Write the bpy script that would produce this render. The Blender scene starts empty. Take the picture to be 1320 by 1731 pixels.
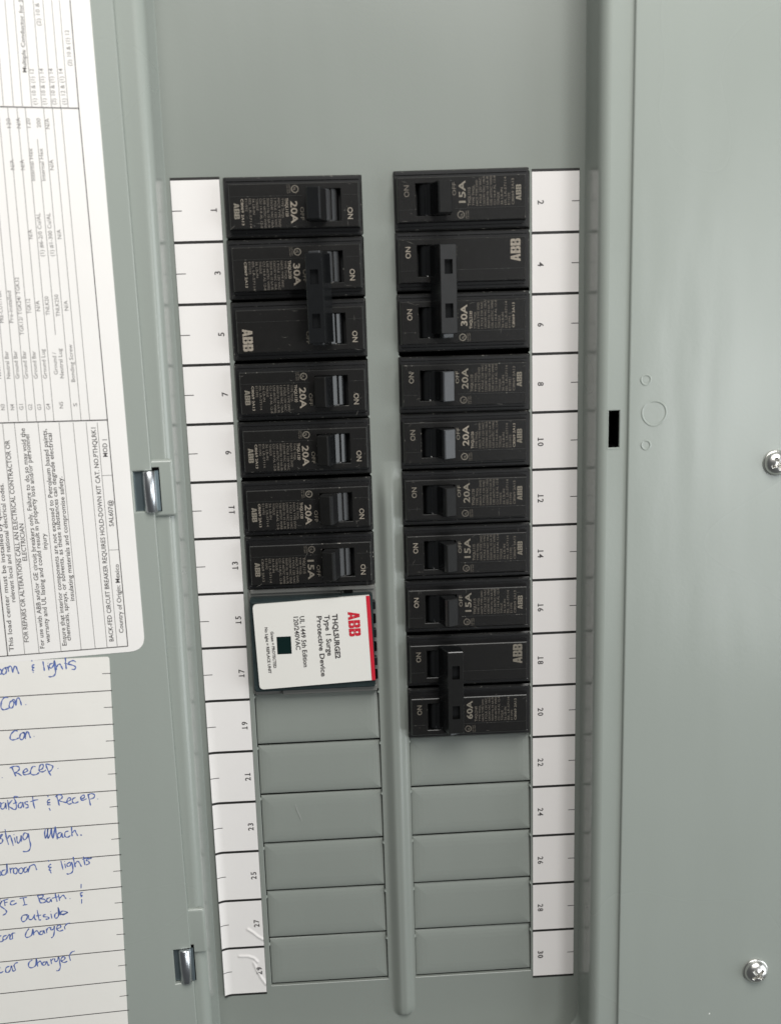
import bpy, bmesh, math, random, json
from mathutils import Vector, Matrix

# ------------------------------------------------------------------ camera, world, lights, exposure
IN = 0.0254                                   # everything below is written in inches on the panel face
sc = bpy.context.scene
COL = sc.collection
BASE = Vector((0, 0, 1.5))                    # panel centre, 1.5 m above the ground
def W(p):                                     # panel inches (right, up, out) -> world metres
    return Vector((p[0]*IN, -p[2]*IN, p[1]*IN)) + BASE
R90 = Matrix.Rotation(math.radians(90), 4, 'X')
RB = Matrix(((0.9982178036393521, -0.029586913264744094, 0.05182500420542583),
             (-0.03953820535111123, -0.9783800844633951, 0.20300034641106743),
             (0.04469839834984308, -0.2046876275910797, -0.977806232489901)))
cam_d = bpy.data.cameras.new('camera'); cam = bpy.data.objects.new('camera', cam_d); COL.objects.link(cam)
cam_d.sensor_fit = 'VERTICAL'; cam_d.sensor_height = 36; cam_d.lens = 36*1733.68/1731
cam_d.clip_start = 0.01; cam_d.clip_end = 50
rot = (R90.to_3x3() @ RB.transposed() @ Matrix(((1,0,0),(0,-1,0),(0,0,-1)))).to_4x4()
cam.matrix_world = Matrix.Translation(W((-0.74017, 5.48631, 17.5212))) @ rot
cam_d.dof.use_dof = True; cam_d.dof.focus_distance = 0.474; cam_d.dof.aperture_fstop = 10
sc.camera = cam
w = bpy.data.worlds.new('World'); sc.world = w; w.use_nodes = True
w.node_tree.nodes['Background'].inputs[0].default_value = (0.93, 0.97, 1.0, 1)
w.node_tree.nodes['Background'].inputs[1].default_value = 0.085
def area(name, loc, tgt, sx, sy, power, col):
    l = bpy.data.lights.new(name, 'AREA'); l.shape = 'RECTANGLE'; l.size = sx; l.size_y = sy
    l.energy = power; l.color = col
    o = bpy.data.objects.new(name, l); COL.objects.link(o)
    a, b = W(loc), W(tgt); o.location = a
    o.rotation_euler = (b-a).to_track_quat('-Z', 'Y').to_euler()
area('ceiling_light', (5, 34, 27), (0, 5, 0), 0.85, 0.6, 15.5, (1.0, 0.985, 0.955))
area('window_light', (44, -7, 22), (4, -3, 0), 0.7, 1.1, 9, (0.92, 0.97, 1.0))
area('added_sheen_light', (46, -8, 92), (5, 0, 0), 0.45, 1.2, 11, (0.97, 0.99, 1.0))  # unseen lamp added to put a sheen on the cover plate
sc.view_settings.view_transform = 'Standard'; sc.view_settings.look = 'None'
sc.view_settings.exposure = 0; sc.view_settings.gamma = 1

# ------------------------------------------------------------------ materials
MATS = {}
def mat(name, col, rough=0.5, metal=0.0, spec=0.5, var=0.0, vscale=40, bump=0.0, bscale=900, coat=0.0, speck=None, wave=0.0):
    if name in MATS: return MATS[name]
    m = bpy.data.materials.new(name); m.use_nodes = True; nt = m.node_tree; b = nt.nodes['Principled BSDF']
    b.inputs['Base Color'].default_value = (*col, 1); b.inputs['Roughness'].default_value = rough
    b.inputs['Metallic'].default_value = metal; b.inputs['Specular IOR Level'].default_value = spec
    b.inputs['Coat Weight'].default_value = coat
    tc = nt.nodes.new('ShaderNodeNewGeometry').outputs['Position']
    def noise(scale, det=3):
        n = nt.nodes.new('ShaderNodeTexNoise'); n.inputs['Scale'].default_value = scale; n.inputs['Detail'].default_value = det
        nt.links.new(tc, n.inputs['Vector']); return n.outputs['Fac']
    last = None
    if var:
        mx = nt.nodes.new('ShaderNodeMix'); mx.data_type = 'RGBA'
        mx.inputs['A'].default_value = (*[c*(1-var) for c in col], 1); mx.inputs['B'].default_value = (*[min(1, c*(1+var)) for c in col], 1)
        nt.links.new(noise(vscale), mx.inputs['Factor']); last = mx.outputs['Result']
    if speck:                                  # worn, chalky scuffs: (colour, noise scale, threshold)
        rp = nt.nodes.new('ShaderNodeValToRGB'); rp.color_ramp.elements[0].position = speck[2]; rp.color_ramp.elements[1].position = min(1, speck[2]+0.12)
        nt.links.new(noise(speck[1], 4), rp.inputs['Fac'])
        mx = nt.nodes.new('ShaderNodeMix'); mx.data_type = 'RGBA'; mx.inputs['B'].default_value = (*speck[0], 1)
        if last: nt.links.new(last, mx.inputs['A'])
        else: mx.inputs['A'].default_value = (*col, 1)
        nt.links.new(rp.outputs['Color'], mx.inputs['Factor']); last = mx.outputs['Result']
    if last: nt.links.new(last, b.inputs['Base Color'])
    if wave:                                   # handling smudges: the gloss is uneven
        rr = nt.nodes.new('ShaderNodeMapRange'); rr.inputs['From Min'].default_value = 0.2; rr.inputs['From Max'].default_value = 0.8
        rr.inputs['To Min'].default_value = rough*0.85; rr.inputs['To Max'].default_value = rough*1.35
        nt.links.new(noise(14, 0), rr.inputs['Value']); nt.links.new(rr.outputs['Result'], b.inputs['Roughness'])
    if bump:
        bn = nt.nodes.new('ShaderNodeBump'); bn.inputs['Strength'].default_value = bump; bn.inputs['Distance'].default_value = 0.0004
        nt.links.new(noise(bscale, 2), bn.inputs['Height'])
        if wave:                               # slow waviness of the pressed sheet, drawn out along its length
            vm = nt.nodes.new('ShaderNodeVectorMath'); vm.operation = 'MULTIPLY'; vm.inputs[1].default_value = (1, 1, 0.22)
            nt.links.new(tc, vm.inputs[0]); wn = nt.nodes.new('ShaderNodeTexNoise'); wn.inputs['Scale'].default_value = 34; wn.inputs['Detail'].default_value = 2
            nt.links.new(vm.outputs[0], wn.inputs['Vector']); b2 = nt.nodes.new('ShaderNodeBump'); b2.inputs['Strength'].default_value = wave; b2.inputs['Distance'].default_value = 0.003
            nt.links.new(wn.outputs['Fac'], b2.inputs['Height']); nt.links.new(b2.outputs['Normal'], bn.inputs['Normal'])
        nt.links.new(bn.outputs['Normal'], b.inputs['Normal'])
    MATS[name] = m; return m
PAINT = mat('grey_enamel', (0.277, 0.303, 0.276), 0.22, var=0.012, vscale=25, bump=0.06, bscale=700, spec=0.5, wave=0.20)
PAINTSHADE = mat('grey_enamel_shaded', (0.212, 0.230, 0.209), 0.29, var=0.012, vscale=25, bump=0.06, bscale=700, wave=0.18)  # same enamel darkened: shade over the recessed front put into the colour
DARK = mat('dark_interior', (0.004, 0.004, 0.004), 0.9, spec=0.0)
LEVERDIM = mat('dim_lever_face', (0.009, 0.009, 0.0087), 0.5, spec=0.15, var=0.25, vscale=300)  # darker copy for handle tops that catch less light
BLACK = mat('black_phenolic', (0.0068, 0.0064, 0.0060), 0.33, spec=0.38, var=0.25, vscale=300, bump=0.12, bscale=2500, speck=((0.07, 0.065, 0.055), 900, 0.70))
LEDGE = mat('black_phenolic_side', (0.006, 0.006, 0.0065), 0.40, var=0.3, vscale=200)
EDGE = mat('worn_black_edge', (0.02, 0.02, 0.019), 0.32, speck=((0.36, 0.34, 0.30), 1000, 0.635))
LEVER = mat('black_lever_plastic', (0.007, 0.0075, 0.008), 0.20, var=0.2, vscale=300)
LEVERDULL = mat('dull_black_lever', (0.007, 0.007, 0.0072), 0.42, var=0.2, vscale=300)
LEVERLIT = mat('lit_lever_face', (0.038, 0.040, 0.043), 0.42, var=0.25, vscale=300)  # paler copy: light caught by the handle tops put into the colour
PRINT = mat('faded_beige_print', (0.235, 0.205, 0.165), 0.6, var=0.35, vscale=1500)
FAINT = mat('faint_beige_print', (0.10, 0.087, 0.07), 0.6, var=0.5, vscale=1500)
WPAPER = mat('white_sticker_paper', (0.76, 0.74, 0.715), 0.42, var=0.02, vscale=60, bump=0.06, bscale=150, wave=0.10)
PAPER = mat('white_strip_paper', (0.69, 0.665, 0.648), 0.45, var=0.02, vscale=60, bump=0.05, bscale=300, wave=0.05)
MID = mat('dull_beige_print', (0.155, 0.138, 0.11), 0.6, var=0.4, vscale=1500)
CARD = mat('cream_card_paper', (0.735, 0.715, 0.672), 0.55, var=0.02, vscale=60, bump=0.08, bscale=200, wave=0.12)
SEP = mat('black_strip_print', (0.012, 0.011, 0.010), 0.5)
INK = mat('dark_grey_ink', (0.055, 0.05, 0.05), 0.6)
INKM = mat('mid_grey_ink', (0.20, 0.19, 0.185), 0.6)
PEN = mat('blue_ballpoint_ink', (0.09, 0.14, 0.37), 0.5, var=0.4, vscale=600)
STEEL = mat('zinc_plated_steel', (0.60, 0.62, 0.64), 0.30, metal=1.0, var=0.08, vscale=300)
STEELD = mat('dark_leaf_and_shade', (0.20, 0.25, 0.27), 0.35, metal=0.8)  # hinge leaf, and the plate standing in for shade in the door cutouts
NICKEL = mat('bright_screw_metal', (0.74, 0.73, 0.70), 0.30, metal=1.0)
SURGE = mat('surge_label_white', (0.66, 0.645, 0.605), 0.34)
SURGEB = mat('dark_teal_housing', (0.022, 0.032, 0.033), 0.18, var=0.3, vscale=150)
SURGEG = mat('grey_housing_ledge', (0.15, 0.15, 0.14), 0.35)
RED = mat('red_print', (0.48, 0.012, 0.028), 0.4)
GLASS = mat('dark_green_window', (0.003, 0.013, 0.012), 0.10)

# ------------------------------------------------------------------ mesh helpers (inches in, metres out)
class MB:
    def __init__(s): s.v = []; s.f = []; s.m = []; s.mats = []; s.sm = []
    def mi(s, m):
        if m not in s.mats: s.mats.append(m)
        return s.mats.index(m)
    def add(s, vs, fs, m, smooth=False):
        o = len(s.v); s.v += [tuple(v) for v in vs]; k = s.mi(m)
        for f in fs: s.f.append([i+o for i in f]); s.m.append(k); s.sm.append(smooth)
        return s
    def quad(s, a, b, c, d, m): return s.add([a, b, c, d], [(0, 1, 2, 3)], m)
    def rect(s, x0, x1, y0, y1, z, m): return s.quad((x0, y0, z), (x1, y0, z), (x1, y1, z), (x0, y1, z), m)
    def box(s, x0, x1, y0, y1, z0, z1, m, bev=0.0, seg=1, mb=None):
        bm = bmesh.new(); bmesh.ops.create_cube(bm, size=1)
        for v in bm.verts: v.co = ((x0+x1)/2+v.co.x*(x1-x0), (y0+y1)/2+v.co.y*(y1-y0), (z0+z1)/2+v.co.z*(z1-z0))
        if bev:
            es = [e for e in bm.edges if max(e.verts[0].co.z, e.verts[1].co.z) > z1-1e-6]
            r = bmesh.ops.bevel(bm, geom=es, offset=bev, segments=seg, affect='EDGES')
        bm.verts.index_update(); bm.faces.ensure_lookup_table()
        vs = [v.co.copy() for v in bm.verts]
        for f in bm.faces:
            n = f.normal; mm = mb if (mb and bev and 0.15 < abs(n.z) < 0.98) else m
            s.add([], [], m); k = s.mi(mm)
        o = len(s.v); s.v += [tuple(v) for v in vs]
        for f in bm.faces:
            n = f.normal; mm = mb if (mb and bev and 0.15 < abs(n.z) < 0.98) else m
            s.f.append([v.index+o for v in f.verts]); s.m.append(s.mi(mm)); s.sm.append(False)
        bm.free(); return s
    def grid(s, x0, x1, y0, y1, z, holes, m):   # flat sheet with rectangular openings
        xs = sorted({x0, x1, *[h[0] for h in holes], *[h[1] for h in holes]}); ys = sorted({y0, y1, *[h[2] for h in holes], *[h[3] for h in holes]})
        for i in range(len(xs)-1):
            for j in range(len(ys)-1):
                cx, cy = (xs[i]+xs[i+1])/2, (ys[j]+ys[j+1])/2
                if any(h[0] < cx < h[1] and h[2] < cy < h[3] for h in holes): continue
                s.rect(xs[i], xs[i+1], ys[j], ys[j+1], z, m)
        return s
    def well(s, x0, x1, y0, y1, zt, zb, m, ch=0.0, mc=None, floor=None):   # inner walls of an opening
        o = [(x0, y0), (x1, y0), (x1, y1), (x0, y1)]; mc = mc or m
        i = [(x0+ch, y0+ch), (x1-ch, y0+ch), (x1-ch, y1-ch), (x0+ch, y1-ch)]
        for k in range(4):
            a, b = k, (k+1) % 4
            if ch: s.quad((*o[a], zt), (*i[a], zt-ch), (*i[b], zt-ch), (*o[b], zt), mc)
            s.quad((*i[a], zt-ch), (*i[a], zb), (*i[b], zb), (*i[b], zt-ch), m)
        if floor: s.rect(x0+ch, x1-ch, y0+ch, y1-ch, zb, floor)
        return s
    def extr(s, prof, y0, y1, m, cap=True, tops=None, smooth=False, bev=0.0):    # profile (x,z) swept along y
        n = len(prof); cx = sum(p[0] for p in prof)/n; cz = sum(p[1] for p in prof)/n
        rings = [(y0, bev), (y0+bev, 0), (y1-bev, 0), (y1, bev)] if bev else [(y0, 0), (y1, 0)]
        vs = []
        for y, b in rings:
            for x, z in prof:
                dx, dz = cx-x, cz-z; l = math.hypot(dx, dz) or 1
                vs.append((x+dx/l*b, y, z+dz/l*b))
        for r in range(len(rings)-1):
            for i in range(n):
                j = (i+1) % n; mm = (tops or {}).get(i, m)
                s.add([vs[r*n+i], vs[r*n+j], vs[(r+1)*n+j], vs[(r+1)*n+i]], [(0, 1, 2, 3)], mm, smooth)
        if cap:
            s.add(vs[:n], [tuple(range(n))], m); s.add(vs[-n:], [tuple(range(n-1, -1, -1))], m)
        return s
    def cyl(s, c, r, y0, y1, m, n=28, inner=None):
        pts = [(c[0]+r*math.cos(2*math.pi*i/n), c[1]+r*math.sin(2*math.pi*i/n)) for i in range(n)]
        b = r*0.12; rings = [(y0, r-b), (y0+b, r), (y1-b, r), (y1, r-b)]
        vs = [(c[0]+rr*math.cos(2*math.pi*i/n), y, c[1]+rr*math.sin(2*math.pi*i/n)) for y, rr in rings for i in range(n)]
        fs = [(k*n+i, k*n+(i+1) % n, (k+1)*n+(i+1) % n, (k+1)*n+i) for k in range(3) for i in range(n)]
        s.add(vs, fs, m, True); s.add(vs[:n], [tuple(range(n))], m); s.add(vs[-n:], [tuple(range(n))], m); return s
    def ribbon(s, pts, wd, z, m):              # flat pen or rule line
        L, Rr = [], []
        for i, p in enumerate(pts):
            a = pts[max(0, i-1)]; b = pts[min(len(pts)-1, i+1)]; dx, dy = b[0]-a[0], b[1]-a[1]; l = math.hypot(dx, dy) or 1
            ww = wd if not isinstance(wd, list) else wd[i]
            L.append((p[0]-dy/l*ww/2, p[1]+dx/l*ww/2, z)); Rr.append((p[0]+dy/l*ww/2, p[1]-dx/l*ww/2, z))
        n = len(pts); return s.add(Rr+L, [(i, i+1, n+i+1, n+i) for i in range(n-1)], m)
    def text(s, string, x, y, z, ang, h, m, length=None, bold=0.0, align='L'):   # (x,y)=start of baseline, h = capital height
        vs, fs, wd = glyphs(string, bold)
        sy = h/0.73; sx = sy if length is None else length/wd
        off = {'L': 0, 'C': -wd/2*sx, 'R': -wd*sx}[align]; ca, sa = math.cos(ang), math.sin(ang)
        return s.add([(x+(vx*sx+off)*ca-vy*sy*sa, y+(vx*sx+off)*sa+vy*sy*ca, z) for vx, vy in vs], fs, m)
    def mesh(s, name, org=(0, 0, 0)):
        me = bpy.data.meshes.new(name)
        me.from_pydata([((v[0]-org[0])*IN, (v[1]-org[1])*IN, (v[2]-org[2])*IN) for v in s.v], [], s.f)
        for m in s.mats: me.materials.append(m)
        me.polygons.foreach_set('material_index', s.m); me.polygons.foreach_set('use_smooth', s.sm); me.update(); return me
_G = {}
def glyphs(string, bold):
    k = (string, bold)
    if k not in _G:
        c = bpy.data.curves.new('t', 'FONT'); c.body = string; c.size = 1; c.resolution_u = 2; c.offset = bold; c.fill_mode = 'FRONT'
        o = bpy.data.objects.new('t', c); COL.objects.link(o)
        dg = bpy.context.evaluated_depsgraph_get(); me = o.evaluated_get(dg).to_mesh()
        vs = [(v.co.x, v.co.y) for v in me.vertices]; fs = [tuple(p.vertices) for p in me.polygons]
        x0 = min(v[0] for v in vs); x1 = max(v[0] for v in vs)
        _G[k] = ([(a-x0, b) for a, b in vs], fs, x1-x0)
        o.evaluated_get(dg).to_mesh_clear(); bpy.data.objects.remove(o); bpy.data.curves.remove(c)
    return _G[k]
LOGO_A = [[(0,0),(24,0),(27,17),(35.4,17),(35.4,35),(30,35),(35.4,62),(35.4,100),(22,100)]]
LOGO_A += [[(72-x, y) for x, y in reversed(LOGO_A[0])]]
LOGO_B = [[(0,0),(33,0),(33.5,20),(26,20),(26,39),(33.5,39),(33.5,61),(26,61),(26,80),(33.5,80),(33.5,100),(0,100)],
          [(36,0),(54,0),(64,4),(69,14),(69,38),(61,50),(67,60),(67,86),(62,96),(54,100),(36,100),(36,80),(40,80),(42,77),(42,64),(40,61),(36,61),(36,39),(42,39),(45,36),(45,23),(42,20),(36,20)]]
def clip(poly, y, keep_above):
    out = []
    for i in range(len(poly)):
        a, b = poly[i], poly[(i+1) % len(poly)]; ia = (a[1] >= y) == keep_above; ib = (b[1] >= y) == keep_above
        if ia: out.append(a)
        if ia != ib: t = (y-a[1])/(b[1]-a[1]); out.append((a[0]+t*(b[0]-a[0]), y))
    return out
def logo(s, x, y, z, ang, h, m, wx=1.0):         # three-letter maker's mark with its fine cuts
    ca, sa = math.cos(ang), math.sin(ang); k = h/100
    for polys, off in ((LOGO_A, 0), (LOGO_B, 77), (LOGO_B, 151)):
        for p in polys:
            for q in (clip(p, 47.2, False), clip(p, 49.0, True)):
                if len(q) > 2: s.add([(x+((px+off)*wx*ca-py*sa)*k, y+((px+off)*wx*sa+py*ca)*k, z) for px, py in q], [tuple(range(len(q)))], m)

def tag(o, label=None, cat=None, group=None, kind=None):
    for k, v in (('label', label), ('category', cat), ('group', group), ('kind', kind)):
        if v: o[k] = v
    return o
def thing(name, org, label, cat, group=None, rz=0.0, ry=0.0):
    o = bpy.data.objects.new(name, None); COL.objects.link(o); o.empty_display_size = 0.02
    o.matrix_world = Matrix.Translation(W(org)) @ R90 @ Matrix.Rotation(ry, 4, 'Y') @ Matrix.Rotation(rz, 4, 'Z')
    return tag(o, label, cat, group)
def part(name, mb, parent, loc=(0, 0, 0), label=None, baked=True):
    # mesh written in the parent's frame; its own origin is put at loc
    o = bpy.data.objects.new(name, mb.mesh(name, loc) if isinstance(mb, MB) else mb); COL.objects.link(o)
    o.parent = parent; base = Vector(loc)*IN
    o.location = base
    if label: o['label'] = label
    return o
def catmull(pts, n=5):
    if len(pts) < 3: return pts
    out = []
    for i in range(len(pts)-1):
        p0, p1, p2, p3 = pts[max(0, i-1)], pts[i], pts[i+1], pts[min(len(pts)-1, i+2)]
        for k in range(n):
            t = k/n
            out.append(tuple(0.5*(2*p1[j]+(p2[j]-p0[j])*t+(2*p0[j]-5*p1[j]+4*p2[j]-p3[j])*t*t+(3*p1[j]-p0[j]-3*p2[j]+p3[j])*t**3) for j in (0, 1)))
    return out+[pts[-1]]

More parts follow.
